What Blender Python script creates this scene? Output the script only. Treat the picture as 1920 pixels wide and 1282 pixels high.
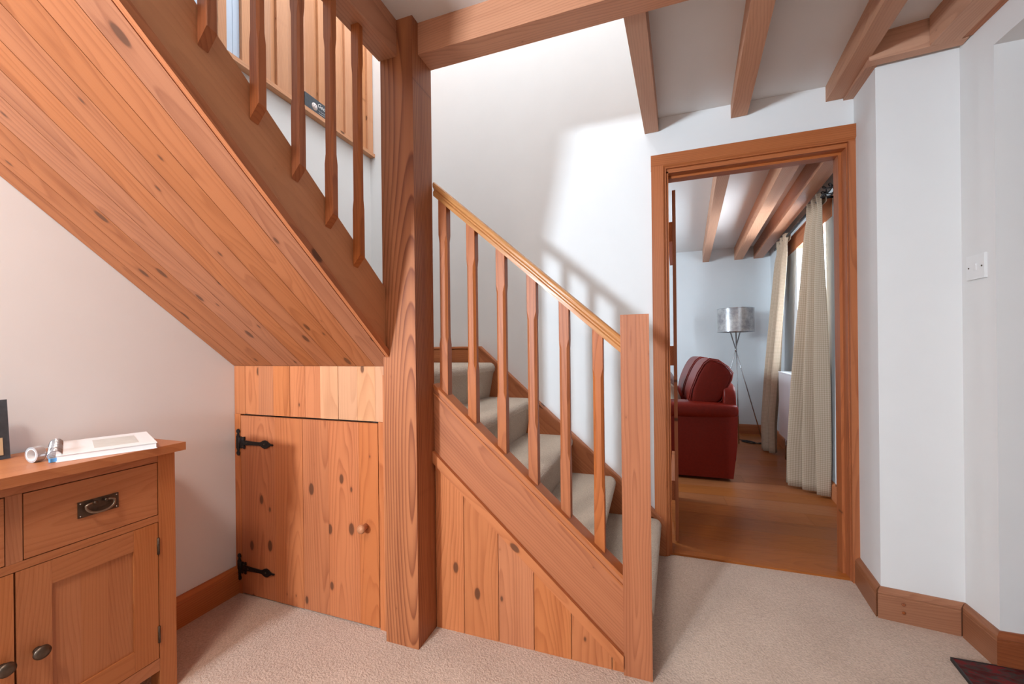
import bpy, bmesh, math, random
from mathutils import Vector, Matrix
random.seed(7)
for o in list(bpy.data.objects): bpy.data.objects.remove(o)
S = bpy.context.scene
C = S.collection
V = Vector
# ------------------------------------------------------------------ camera
F, TH, ROLL, H = 745.0, math.atan(257/745.0), 0.011, 1.09
cd = bpy.data.cameras.new('camera'); cam = bpy.data.objects.new('camera', cd); C.objects.link(cam)
cd.sensor_width = 36; cd.lens = F/1920*36; cd.shift_y = 14.8/1920; cd.clip_start = .01
f = V((-math.sin(TH), math.cos(TH), 0)); r = V((math.cos(TH), math.sin(TH), 0)); u = V((0, 0, 1))
r2 = r*math.cos(ROLL)-u*math.sin(ROLL); u2 = u*math.cos(ROLL)+r*math.sin(ROLL)
cam.matrix_world = Matrix(((r2.x, u2.x, -f.x, 0), (r2.y, u2.y, -f.y, 0), (r2.z, u2.z, -f.z, H), (0, 0, 0, 1)))
S.camera = cam
# ------------------------------------------------------------------ world, lights, exposure
S.view_settings.view_transform = 'Standard'; S.view_settings.look = 'None'
S.view_settings.gamma = 1; S.view_settings.use_curve_mapping = False
S.view_settings.exposure = 0.0
wd = bpy.data.worlds.new('world'); S.world = wd; wd.use_nodes = True
wd.node_tree.nodes['Background'].inputs[0].default_value = (.72, .82, 1, 1)
wd.node_tree.nodes['Background'].inputs[1].default_value = .6
def area(name, loc, direction, sx, sy, energy, color):
    l = bpy.data.lights.new(name, 'AREA'); l.shape = 'RECTANGLE'; l.size = sx; l.size_y = sy
    l.energy = energy; l.color = color
    o = bpy.data.objects.new(name, l); C.objects.link(o); o.location = loc
    o.rotation_euler = V(direction).to_track_quat('-Z', 'Y').to_euler(); return o
area('unseen_key_light', (-1.52, -2.30, 1.6), (0, .8, .40), .20, .26, 185, (.74, .88, 1))  # unseen source placed from the cast shadows; its back window is added
area('stairwell_skylight', (-1.0, 1.5, 4.5), (0, 0, -1), 1.2, 1.3, 58, (.93, .97, 1))
area('added_fill_light', (-.35, -1.9, 1.35), (-.15, 1, -.05), 1.2, 1.5, 6, (1, .93, .86))  # added fill in front of the back wall; no door stands there
area('added_ceiling_light', (-.95, -.30, 2.24), (-.1, .1, -1), .3, .3, 24, (1, .88, .79))  # added overhead fill, out of view behind the camera
area('living_room_window_daylight', (1.557, 3.975, 1.49), (-1, .085, 0), .82, 1.05, 58, (.72, .87, 1))
area('living_room_added_light', (-1.9, 3.4, 1.7), (1, .45, .1), .5, .5, 48, (.76, .90, 1))  # added light from the left; that wall has no window

# ------------------------------------------------------------------ helpers
WM = {}
def link(o, parent=None, mw=None):
    C.objects.link(o)
    mw = mw or Matrix.Identity(4)
    WM[o] = mw
    if parent is not None:
        o.parent = parent; o.matrix_parent_inverse = WM[parent].inverted()
    o.matrix_basis = mw
    return o
def tag(o, label=None, cat=None, group=None, kind=None):
    if label: o['label'] = label
    if cat: o['category'] = cat
    if group: o['group'] = group
    if kind: o['kind'] = kind
    return o
def thing(name, loc, label, cat, group=None):
    o = bpy.data.objects.new(name, None); o.empty_display_size = .05
    link(o, None, Matrix.Translation(loc)); return tag(o, label, cat, group)
def finish(bm, name, mat, parent=None, mw=None, smooth=False):
    bmesh.ops.recalc_face_normals(bm, faces=bm.faces)
    me = bpy.data.meshes.new(name); bm.to_mesh(me); bm.free()
    if smooth:
        for p in me.polygons: p.use_smooth = True
    me.materials.append(mat)
    return link(bpy.data.objects.new(name, me), parent, mw)
def frame(o, ux, uy):
    ux = V(ux).normalized(); uy = V(uy); uy = (uy-ux*uy.dot(ux)).normalized(); uz = ux.cross(uy); o = V(o)
    return Matrix(((ux.x, uy.x, uz.x, o.x), (ux.y, uy.y, uz.y, o.y), (ux.z, uy.z, uz.z, o.z), (0, 0, 0, 1)))
def bev(bm, w, seg=1, ang=.5):
    if w > 0:
        e = [e for e in bm.edges if len(e.link_faces) == 2 and e.calc_face_angle(0) > ang]
        bmesh.ops.bevel(bm, geom=e, offset=w, segments=seg, affect='EDGES', profile=.5, clamp_overlap=True)
def box_bm(lo, hi, bm=None):
    bm = bm or bmesh.new()
    vs = [bm.verts.new((x, y, z)) for x in (lo[0], hi[0]) for y in (lo[1], hi[1]) for z in (lo[2], hi[2])]
    for q in ((0, 1, 3, 2), (4, 6, 7, 5), (0, 4, 5, 1), (2, 3, 7, 6), (0, 2, 6, 4), (1, 5, 7, 3)):
        bm.faces.new([vs[i] for i in q])
    return bm
AX = {0: ((1, 0, 0), (0, 1, 0)), 1: ((0, 1, 0), (0, 0, 1)), 2: ((0, 0, 1), (1, 0, 0))}
def wbox(name, lo, hi, mat, parent=None, bv=.002, seg=1, grain=None):
    """axis-aligned box whose local X (the grain) runs along its longest side"""
    lo, hi = V(lo), V(hi); d = hi-lo; c = (lo+hi)/2
    g = grain if grain is not None else max(range(3), key=lambda i: d[i])
    M = frame(c, *AX[g]); R = M.to_3x3()
    h = V([abs((R.transposed() @ d)[i])/2 for i in range(3)])
    bm = box_bm(-h, h); bev(bm, bv, seg)
    return finish(bm, name, mat, parent, M)
def prism(name, poly, depth, O, ux, uy, mat, parent=None, bv=.002, seg=1, smooth=False):
    """polygon in the local XY plane (X = grain) extruded along local Z by depth"""
    M = frame(O, ux, uy); bm = bmesh.new()
    a = [bm.verts.new((x, y, 0)) for x, y in poly]; b = [bm.verts.new((x, y, depth)) for x, y in poly]
    bm.faces.new(a); bm.faces.new(b[::-1]); n = len(poly)
    for i in range(n): bm.faces.new((a[i], a[(i+1) % n], b[(i+1) % n], b[i]))
    bev(bm, bv, seg)
    return finish(bm, name, mat, parent, M, smooth)
def worldprism(name, pts, offset, mat, grain, parent=None, bv=.002, seg=1):
    """planar polygon given by world points, extruded by the world vector offset; grain = world direction"""
    pts = [V(p) for p in pts]; offset = V(offset); n = len(pts)
    g = V(grain).normalized(); t = offset.normalized(); M = frame(pts[0], g, t.cross(g)); Mi = M.inverted()
    bm = bmesh.new()
    a = [bm.verts.new(Mi @ p) for p in pts]; b = [bm.verts.new(Mi @ (p+offset)) for p in pts]
    bm.faces.new(a); bm.faces.new(b[::-1])
    for i in range(n): bm.faces.new((a[i], a[(i+1) % n], b[(i+1) % n], b[i]))
    bev(bm, bv, seg)
    return finish(bm, name, mat, parent, M)
def sweep(name, prof, p0, p1, out, mat, parent=None, up=(0, 0, 1), smooth=False, cut0=0, cut1=0):
    """profile (out, up) swept from p0 to p1; local X along the run; cut0/cut1 mitre the ends (metres of run per metre out)"""
    p0, p1 = V(p0), V(p1); L = (p1-p0).length; ux = (p1-p0).normalized(); out = V(out)
    out = (out-ux*out.dot(ux)).normalized(); upv = ux.cross(out)
    if upv.dot(V(up)) < 0: upv = -upv
    M = Matrix(((ux.x, out.x, upv.x, p0.x), (ux.y, out.y, upv.y, p0.y), (ux.z, out.z, upv.z, p0.z), (0, 0, 0, 1)))
    if M.determinant() < 0:      # keep a right-handed frame
        ux = -ux; M = Matrix(((ux.x, out.x, upv.x, p1.x), (ux.y, out.y, upv.y, p1.y), (ux.z, out.z, upv.z, p1.z), (0, 0, 0, 1))); cut0, cut1 = cut1, cut0
    bm = bmesh.new()
    a = [bm.verts.new((cut0*q, q, w)) for q, w in prof]; b = [bm.verts.new((L-cut1*q, q, w)) for q, w in prof]
    bm.faces.new(a); bm.faces.new(b[::-1]); n = len(prof)
    for i in range(n): bm.faces.new((a[i], a[(i+1) % n], b[(i+1) % n], b[i]))
    return finish(bm, name, mat, parent, M, smooth)
def tube_bm(pts, rad, n=10, bm=None, closed=False):
    bm = bm or bmesh.new(); pts = [V(p) for p in pts]; rings = []
    m = len(pts)
    for i, p in enumerate(pts):
        if closed: t = (pts[(i+1) % m]-pts[i-1]).normalized()
        else: t = (pts[min(i+1, m-1)]-pts[max(i-1, 0)]).normalized()
        a = t.orthogonal().normalized() if i == 0 else (a-t*a.dot(t)).normalized()
        b = t.cross(a); rr = rad[i] if isinstance(rad, (list, tuple)) else rad
        rings.append([bm.verts.new(p+(a*math.cos(k*2*math.pi/n)+b*math.sin(k*2*math.pi/n))*rr) for k in range(n)])
    for i in range(m if closed else m-1):
        A, B = rings[i], rings[(i+1) % m]
        for k in range(n): bm.faces.new((A[k], A[(k+1) % n], B[(k+1) % n], B[k]))
    if not closed:
        bm.faces.new(rings[0][::-1]); bm.faces.new(rings[-1])
    return bm
def tube(name, pts, rad, mat, parent=None, n=10, closed=False):
    return finish(tube_bm(pts, rad, n, None, closed), name, mat, parent, None, True)
def lathe(name, prof, O, axis, mat, parent=None, n=24):
    M = frame(O, axis, V(axis).orthogonal()); bm = bmesh.new()
    rings = [[bm.verts.new((h, rr*math.cos(k*2*math.pi/n), rr*math.sin(k*2*math.pi/n))) for k in range(n)] for h, rr in prof]
    for A, B in zip(rings, rings[1:]):
        for k in range(n): bm.faces.new((A[k], A[(k+1) % n], B[(k+1) % n], B[k]))
    bm.faces.new(rings[0]); bm.faces.new(rings[-1][::-1])
    return finish(bm, name, mat, parent, M, True)
def softbox(name, lo, hi, mat, parent=None, bv=.04, seg=4, rot=None, puff=0):
    lo, hi = V(lo), V(hi); c = (lo+hi)/2; h = (hi-lo)/2
    bm = box_bm(-h, h); bmesh.ops.subdivide_edges(bm, edges=bm.edges[:], cuts=5, use_grid_fill=True)
    for v in bm.verts:
        q = [max(-1, min(1, v.co[i]/h[i])) for i in range(3)]
        m = min(bv, *h)
        for i in range(3):           # rounded box
            pass
        inner = V([max(-(h[i]-m), min(h[i]-m, v.co[i])) for i in range(3)])
        dlt = v.co-inner
        if dlt.length > 1e-6: v.co = inner+dlt.normalized()*m
        if puff:
            i = min(range(3), key=lambda k: h[k])
            w = 1.
            for k in range(3):
                if k != i: w *= math.cos(q[k]*math.pi/2)**.6 if abs(q[k]) < 1 else 0
            v.co[i] += (1 if q[i] > 0 else -1 if q[i] < 0 else 0)*puff*w
    M = Matrix.Translation(c) @ (rot or Matrix.Identity(4))
    o = finish(bm, name, mat, parent, M, True)
    sm = o.modifiers.new('s', 'SUBSURF'); sm.levels = 1; sm.render_levels = 1
    return o

# ------------------------------------------------------------------ materials
def newmat(name, rough=.5, spec=.5):
    m = bpy.data.materials.new(name); m.use_nodes = True; nt = m.node_tree
    b = nt.nodes['Principled BSDF']; b.inputs['Roughness'].default_value = rough
    b.inputs['Specular IOR Level'].default_value = spec
    return m, nt, b
def N(nt, t, **kw):
    n = nt.nodes.new(t)
    for k, v in kw.items():
        if k in n.inputs: n.inputs[k].default_value = v
        else: setattr(n, k, v)
    return n
def L(nt, a, b): nt.links.new(a, b)
def M_(nt, op, a, b=None, c=None, clamp=False):
    n = nt.nodes.new('ShaderNodeMath'); n.operation = op; n.use_clamp = clamp
    for i, x in enumerate((a, b, c)):
        if x is None: continue
        if hasattr(x, 'links'): L(nt, x, n.inputs[i])
        else: n.inputs[i].default_value = x
    return n.outputs[0]
def MIX(nt, fac, a, b, blend='MIX'):
    n = nt.nodes.new('ShaderNodeMix'); n.data_type = 'RGBA'; n.blend_type = blend
    for i, x in ((0, fac), (6, a), (7, b)):
        if hasattr(x, 'links'): L(nt, x, n.inputs[i])
        else: n.inputs[i].default_value = x if i == 0 else (*x, 1)
    return n.outputs[2]
def wood(name, light, dark, knot=(.10, .035, .015), ring=26., contrast=.5, knots=1., rough=.45, var=.13, scale=1., shear=.06, fine=.35, wander=.07, knot_scale=(4.6, 9., 9.), spec=.3):
    """grain along local X, a log's rings cut by the board, knots, per-piece tint"""
    m, nt, b = newmat(name, rough, spec)
    tc = N(nt, 'ShaderNodeTexCoord'); oi = N(nt, 'ShaderNodeObjectInfo')
    off = N(nt, 'ShaderNodeCombineXYZ')
    L(nt, M_(nt, 'MULTIPLY', oi.outputs['Random'], 17.3), off.inputs[0])
    r2 = M_(nt, 'FRACT', M_(nt, 'MULTIPLY', oi.outputs['Random'], 91.7))
    r3 = M_(nt, 'FRACT', M_(nt, 'MULTIPLY', oi.outputs['Random'], 377.1))
    L(nt, M_(nt, 'MULTIPLY_ADD', r2, .10, -.05), off.inputs[1])
    L(nt, M_(nt, 'MULTIPLY_ADD', r3, .06, .03), off.inputs[2])
    add = N(nt, 'ShaderNodeVectorMath', operation='ADD'); L(nt, tc.outputs['Object'], add.inputs[0]); L(nt, off.outputs[0], add.inputs[1])
    # slow wander of the pith along the board
    sx = N(nt, 'ShaderNodeSeparateXYZ'); L(nt, add.outputs[0], sx.inputs[0])
    w = N(nt, 'ShaderNodeTexNoise', noise_dimensions='3D'); w.inputs['Scale'].default_value = 1; w.inputs['Detail'].default_value = 2
    cw = N(nt, 'ShaderNodeVectorMath', operation='MULTIPLY'); cw.inputs[1].default_value = (1.3, 7, 7); L(nt, add.outputs[0], cw.inputs[0]); L(nt, cw.outputs[0], w.inputs['Vector'])
    wn = M_(nt, 'MULTIPLY_ADD', w.outputs[0], wander*scale, -wander/2*scale)
    yy = M_(nt, 'ADD', sx.outputs[1], wn)
    tri = M_(nt, 'MULTIPLY_ADD', M_(nt, 'SINE', M_(nt, 'MULTIPLY', sx.outputs[0], 2.3)), .6, .6)
    zz = M_(nt, 'ADD', M_(nt, 'MULTIPLY_ADD', tri, shear, sx.outputs[2]), wn)
    rad = M_(nt, 'SQRT', M_(nt, 'ADD', M_(nt, 'MULTIPLY', yy, yy), M_(nt, 'MULTIPLY', zz, zz)))
    saw = M_(nt, 'FRACT', M_(nt, 'MULTIPLY', rad, ring*4/scale))
    band = M_(nt, 'POWER', saw, 2.2)
    fall = M_(nt, 'SUBTRACT', 1., M_(nt, 'SMOOTH_MIN', 1, M_(nt, 'MULTIPLY', M_(nt, 'SUBTRACT', saw, .9, None, True), 10), .05), None, True)
    band = M_(nt, 'MULTIPLY', band, fall, None, True)
    # fine fibres
    fv = N(nt, 'ShaderNodeVectorMath', operation='MULTIPLY'); fv.inputs[1].default_value = (5, 320, 320); L(nt, add.outputs[0], fv.inputs[0])
    fn = N(nt, 'ShaderNodeTexNoise'); fn.inputs['Scale'].default_value = 1; fn.inputs['Detail'].default_value = 2; L(nt, fv.outputs[0], fn.inputs['Vector'])
    bv_ = N(nt, 'ShaderNodeVectorMath', operation='MULTIPLY'); bv_.inputs[1].default_value = (1.1, 22, 22); L(nt, add.outputs[0], bv_.inputs[0])
    bn = N(nt, 'ShaderNodeTexNoise'); bn.inputs['Scale'].default_value = 1; bn.inputs['Detail'].default_value = 3; L(nt, bv_.outputs[0], bn.inputs['Vector'])
    t = M_(nt, 'MULTIPLY', band, contrast)
    t = M_(nt, 'ADD', t, M_(nt, 'MULTIPLY', M_(nt, 'SUBTRACT', fn.outputs[0], .5), fine))
    t = M_(nt, 'ADD', t, M_(nt, 'MULTIPLY', M_(nt, 'SUBTRACT', bn.outputs[0], .5), 1.1), None, True)
    col = MIX(nt, t, light, dark)
    # knots
    if knots > 0:
        kv = N(nt, 'ShaderNodeVectorMath', operation='MULTIPLY'); kv.inputs[1].default_value = knot_scale; L(nt, add.outputs[0], kv.inputs[0])
        vo = N(nt, 'ShaderNodeTexVoronoi', voronoi_dimensions='2D'); vo.inputs['Scale'].default_value = 1; L(nt, kv.outputs[0], vo.inputs['Vector'])
        sc = N(nt, 'ShaderNodeSeparateColor'); L(nt, vo.outputs['Color'], sc.inputs[0])
        size = M_(nt, 'MULTIPLY', M_(nt, 'SUBTRACT', sc.outputs[0], 1-.52*knots, None, True), .24)
        kd = M_(nt, 'SUBTRACT', size, vo.outputs['Distance'])
        core = M_(nt, 'MULTIPLY', kd, 30, None, True)
        halo = M_(nt, 'MULTIPLY', M_(nt, 'ADD', kd, .05), 8, None, True)
        halo = M_(nt, 'MULTIPLY', halo, M_(nt, 'GREATER_THAN', size, .002))
        col = MIX(nt, M_(nt, 'MULTIPLY', halo, .45), col, dark)
        col = MIX(nt, M_(nt, 'MULTIPLY', core, .85), col, knot)
    hs = N(nt, 'ShaderNodeHueSaturation'); L(nt, col, hs.inputs['Color'])
    L(nt, M_(nt, 'MULTIPLY_ADD', r2, var*1.6, 1-var*.8), hs.inputs['Value'])
    L(nt, M_(nt, 'MULTIPLY_ADD', r3, .10, .95), hs.inputs['Saturation'])
    L(nt, hs.outputs[0], b.inputs['Base Color'])
    bp = N(nt, 'ShaderNodeBump', Strength=.12, Distance=.002); L(nt, M_(nt, 'ADD', band, fn.outputs[0]), bp.inputs['Height']); L(nt, bp.outputs[0], b.inputs['Normal'])
    return m
def plain(name, col, rough=.5, metal=0., noise=0., nscale=40., bump=0., spec=.5, coat=0.):
    m, nt, b = newmat(name, rough, spec); b.inputs['Metallic'].default_value = metal
    b.inputs['Coat Weight'].default_value = coat
    tc = N(nt, 'ShaderNodeTexCoord'); n = N(nt, 'ShaderNodeTexNoise'); n.inputs['Scale'].default_value = nscale; n.inputs['Detail'].default_value = 4
    L(nt, tc.outputs['Object'], n.inputs['Vector'])
    c = MIX(nt, n.outputs[0], [x*(1-noise) for x in col], [min(1, x*(1+noise)) for x in col])
    L(nt, c, b.inputs['Base Color'])
    if bump:
        bp = N(nt, 'ShaderNodeBump', Strength=bump, Distance=.002); L(nt, n.outputs[0], bp.inputs['Height']); L(nt, bp.outputs[0], b.inputs['Normal'])
    return m
PINE = wood('pine_orange', (.50, .170, .064), (.27, .067, .021), contrast=.55, shear=.03)
PINE_CLEAR = wood('pine_clear', (.43, .135, .046), (.23, .055, .016), contrast=.6, shear=.03, knots=.32, var=.07)
PINE_SHADED = wood('pine_soffit_shaded', (.40, .140, .058), (.21, .056, .019), contrast=.55, shear=.03)  # darker copy of the pine; the soffit's shade is put into its colour
PINE_DOOR = wood('pine_door', (.50, .158, .055), (.26, .058, .017), contrast=.6, shear=.03, knots=1.1)
PINE_PALE = wood('pine_pale', (.58, .28, .14), (.38, .145, .062), contrast=.45, knots=.8)
PINE_POST = wood('pine_post', (.43, .160, .072), (.17, .045, .020), ring=30, contrast=1.0, knots=.25, var=.04, shear=.07, scale=1.3, rough=.5, wander=.028)
PINE_BEAM = wood('pine_beam', (.50, .225, .125), (.29, .105, .052), contrast=.6, knots=.35, rough=.45)
PINE_JOIST = wood('pine_joist', (.58, .305, .19), (.38, .17, .10), contrast=.5, knots=.3, rough=.55)
OAK = wood('oak_cabinet', (.48, .185, .075), (.30, .088, .030), ring=34, contrast=.45, knots=.12, fine=.6, rough=.38, var=.08)
SKIRT = wood('pine_skirting', (.34, .140, .07), (.19, .065, .03), contrast=.5, knots=.3, rough=.4, var=.1)
SKIRT_RED = wood('varnished_skirting', (.30, .085, .03), (.16, .035, .012), contrast=.5, knots=.2, rough=.3, var=.05)
LAMINATE = wood('laminate_floor', (.38, .125, .036), (.22, .058, .015), contrast=.35, knots=.1, rough=.36, var=.12, spec=.2)
KNOBWOOD = wood('knob_pine', (.50, .22, .11), (.34, .12, .05), contrast=.4, knots=0, var=.02)
WALL = plain('white_emulsion', (.80, .795, .79), .85, noise=.02, nscale=9, bump=.05, spec=.2)
CEIL = plain('ceiling_white', (.78, .765, .75), .9, noise=.02, nscale=7, bump=.05, spec=.2)
COOL = plain('living_room_white', (.76, .79, .81), .85, noise=.02, nscale=9, bump=.05, spec=.2)
BLUE = plain('pale_blue_paint', (.52, .62, .76), .6, noise=.02)
WHITE = plain('white_plastic', (.82, .82, .82), .35, noise=.01)
ENAMEL = plain('white_radiator_enamel', (.80, .82, .84), .3, noise=.01)
IRON = plain('black_iron', (.022, .020, .020), .45, .6, noise=.35, nscale=160, bump=.5)
BRONZE = plain('aged_bronze', (.10, .07, .05), .4, .8, noise=.3, nscale=120, bump=.2)
BAIL = plain('worn_bronze', (.26, .20, .15), .35, .9, noise=.15, nscale=90)
CHROME = plain('chrome', (.55, .56, .58), .2, 1., noise=.05)
DARKGAP = plain('dark_void', (.02, .012, .008), .9)
LEATHER = plain('oxblood_leather', (.17, .011, .005), .40, noise=.25, nscale=60, bump=.35, spec=.22)
SLATE = plain('dark_slate', (.055, .065, .08), .7, noise=.4, nscale=60, bump=.5)
CHALK = plain('chalk_white_paint', (.8, .8, .8), .7)
CREAM = plain('cream_label', (.62, .46, .27), .6, noise=.08, nscale=20)
COPPER = plain('copper_brown_disc', (.16, .065, .025), .5, noise=.35, nscale=30)
PAPER = plain('white_paper', (.84, .82, .81), .6, noise=.01)
PRINT = plain('faded_print', (.62, .60, .55), .6, noise=.12, nscale=30)
BLUEP = plain('blue_plastic', (.08, .28, .55), .4)
CABLE = plain('black_cable', (.01, .01, .012), .5)
def carpet_mat(name, c1, c2, sc=260):
    m, nt, b = newmat(name, .95, .1)
    tc = N(nt, 'ShaderNodeTexCoord'); n = N(nt, 'ShaderNodeTexNoise'); n.inputs['Scale'].default_value = sc; n.inputs['Detail'].default_value = 3
    n2 = N(nt, 'ShaderNodeTexNoise'); n2.inputs['Scale'].default_value = 5; n2.inputs['Detail'].default_value = 3
    L(nt, tc.outputs['Object'], n.inputs['Vector']); L(nt, tc.outputs['Object'], n2.inputs['Vector'])
    t = M_(nt, 'ADD', M_(nt, 'MULTIPLY_ADD', M_(nt, 'SUBTRACT', n.outputs[0], .5), 1.5, .5), M_(nt, 'MULTIPLY_ADD', n2.outputs[0], .6, -.3), None, True)
    L(nt, MIX(nt, t, c2, c1), b.inputs['Base Color'])
    b.inputs['Sheen Weight'].default_value = .25
    bp = N(nt, 'ShaderNodeBump', Strength=.9, Distance=.006); L(nt, n.outputs[0], bp.inputs['Height']); L(nt, bp.outputs[0], b.inputs['Normal'])
    return m
CARPET = carpet_mat('beige_carpet', (.70, .525, .415), (.42, .29, .215), 170)
STAIRCARPET = carpet_mat('stair_carpet', (.66, .55, .44), (.42, .33, .25), 170)
def rug_mat():
    m, nt, b = newmat('dark_red_rug', .95, .1)
    tc = N(nt, 'ShaderNodeTexCoord'); mp = N(nt, 'ShaderNodeVectorMath', operation='MULTIPLY'); mp.inputs[1].default_value = (14, 34, 1)
    L(nt, tc.outputs['Object'], mp.inputs[0]); n = N(nt, 'ShaderNodeTexNoise'); n.inputs['Scale'].default_value = 1; n.inputs['Detail'].default_value = 5
    L(nt, mp.outputs[0], n.inputs['Vector'])
    cr = N(nt, 'ShaderNodeValToRGB'); L(nt, n.outputs[0], cr.inputs[0]); e = cr.color_ramp.elements
    e[0].position = .32; e[0].color = (.025, .018, .018, 1); e[1].position = .72; e[1].color = (.14, .025, .02, 1)
    for p, c in ((.44, (.10, .016, .016)), (.52, (.055, .045, .04)), (.6, (.16, .02, .022))):
        q = e.new(p); q.color = (*c, 1)
    L(nt, cr.outputs[0], b.inputs['Base Color'])
    return m
RUG = rug_mat()
def curtain_mat():
    m, nt, b = newmat('beige_lattice_curtain', .85, .2)
    uv = N(nt, 'ShaderNodeUVMap'); s = N(nt, 'ShaderNodeSeparateXYZ'); L(nt, uv.outputs[0], s.inputs[0])
    a = M_(nt, 'SINE', M_(nt, 'MULTIPLY', M_(nt, 'ADD', s.outputs[0], s.outputs[1]), 230)); c = M_(nt, 'SINE', M_(nt, 'MULTIPLY', M_(nt, 'SUBTRACT', s.outputs[0], s.outputs[1]), 230))
    d = M_(nt, 'MULTIPLY_ADD', M_(nt, 'MULTIPLY', a, c), 2.2, .5, True)
    L(nt, MIX(nt, d, (.64, .51, .38), (.44, .33, .235)), b.inputs['Base Color'])
    tr = N(nt, 'ShaderNodeBsdfTranslucent'); tr.inputs[0].default_value = (.55, .43, .33, 1)
    mx = N(nt, 'ShaderNodeMixShader'); mx.inputs[0].default_value = .2; out = nt.nodes['Material Output']
    L(nt, b.outputs[0], mx.inputs[1]); L(nt, tr.outputs[0], mx.inputs[2]); L(nt, mx.outputs[0], out.inputs[0])
    return m
CURTAIN = curtain_mat()
def shade_mat():
    m, nt, b = newmat('silver_foil_shade', .35, .5)
    tc = N(nt, 'ShaderNodeTexCoord'); n = N(nt, 'ShaderNodeTexNoise'); n.inputs['Scale'].default_value = 11; n.inputs['Detail'].default_value = 6; n.inputs['Roughness'].default_value = .7
    L(nt, tc.outputs['Object'], n.inputs['Vector'])
    t = M_(nt, 'MULTIPLY_ADD', M_(nt, 'SUBTRACT', n.outputs[0], .5), 4, .5, True)
    L(nt, MIX(nt, t, (.26, .25, .26), (.52, .50, .49)), b.inputs['Base Color']); b.inputs['Metallic'].default_value = .35
    return m
SHADE = shade_mat()
def glass_mat():
    m, nt, b = newmat('window_glass', .02, .5); b.inputs['Transmission Weight'].default_value = 1; b.inputs['IOR'].default_value = 1.05
    return m
GLASS = glass_mat()
TAPE = plain('clear_tape', (.55, .55, .56), .12, .5, noise=.1)

# ------------------------------------------------------------------ the setting
ZC = 2.315                       # ceiling
XL, YF, XR = -1.79, 2.26, 1.115  # left wall, door wall, right wall
def wallbox(name, lo, hi, mat=WALL, bv=0):
    lo, hi = V(lo), V(hi); c = (lo+hi)/2
    return tag(finish(box_bm(lo-c, hi-c), name, mat, None, Matrix.Translation(c)), kind='structure')
wallbox('floor', (-1.79, -2.0, -.1), (3.2, 2.30, 0), CARPET)
wallbox('wall_left', (-1.95, -2.0, 0), (XL, YF, 4.6))
def wallpoly(name, poly, z0, z1, mat=WALL):
    bm = bmesh.new(); a = [bm.verts.new((x, y, z0)) for x, y in poly]; b = [bm.verts.new((x, y, z1)) for x, y in poly]
    bm.faces.new(a); bm.faces.new(b[::-1]); n = len(poly)
    for i in range(n): bm.faces.new((a[i], a[(i+1) % n], b[(i+1) % n], b[i]))
    return tag(finish(bm, name, mat), kind='structure')
# door wall with the doorway, one mesh
def doorwall():
    bm = bmesh.new()
    box_bm((-1.95, YF, 0), (.085, YF+.12, 4.6), bm); box_bm((.085, YF, 2.04), (.893, YF+.12, 4.6), bm); box_bm((.893, YF, 0), (1.3, YF+.12, 4.6), bm)
    return tag(finish(bm, 'wall_far', WALL), kind='structure')
doorwall()
wallpoly('wall_right', [(.907, YF), (.875, 2.0), (XR, 1.965), (XR, 1.81), (XR+.12, 1.81), (XR+.12, YF)], 0, 2.4)
wallbox('wall_alcove', (XR+.12, 1.81, 0), (3.2, 1.93, 2.4))
wallbox('wall_above_opening', (XR, -2.0, 2.106), (XR+.12, 1.81, 2.4))
wallbox('ceiling_alcove', (XR+.12, -2.0, 2.106), (3.2, 1.81, 2.4), CEIL)
wallbox('wall_alcove_end', (3.2, -2.0, 0), (3.32, 1.93, 2.4))
def backwall():
    bm = bmesh.new()
    for lo, hi in (((-1.79, 0), (-1.72, 4.6)), ((-1.72, 0), (-1.31, 1.2)), ((-1.72, 2.05), (-1.31, 4.6)), ((-1.31, 0), (3.2, 4.6))):  # added window gap, narrowed to keep the key light off the pier
        box_bm((lo[0], -2.12, lo[1]), (hi[0], -2.0, hi[1]), bm)
    return tag(finish(bm, 'wall_back', WALL), kind='structure')
backwall()
def ceiling():
    bm = bmesh.new()
    box_bm((-.90, -2.0, ZC), (XR, 1.335, ZC+.12), bm)
    pts = [(-.035, 1.335), (XR, 1.335), (XR, YF), (.025, YF)]
    a = [bm.verts.new((x, y, ZC)) for x, y in pts]; b = [bm.verts.new((x, y, ZC+.12)) for x, y in pts]
    bm.faces.new(a); bm.faces.new(b[::-1])
    for i in range(4): bm.faces.new((a[i], a[(i+1) % 4], b[(i+1) % 4], b[i]))
    return tag(finish(bm, 'ceiling', CEIL), kind='structure')
ceiling()
wallbox('wall_landing_side', (-.90, -2.0, ZC+.12), (-.82, 1.30, 4.6))
wallbox('wall_landing_front', (-.82, 1.25, ZC+.12), (.02, 1.335, 4.6))
wallpoly('wall_landing_right', [(-.033, 1.335), (.06, 1.335), (.12, YF), (.027, YF)], ZC+.12, 4.6)
wallbox('ceiling_stairwell', (-1.95, -2.0, 4.6), (.14, YF+.12, 4.7), CEIL)

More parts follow.
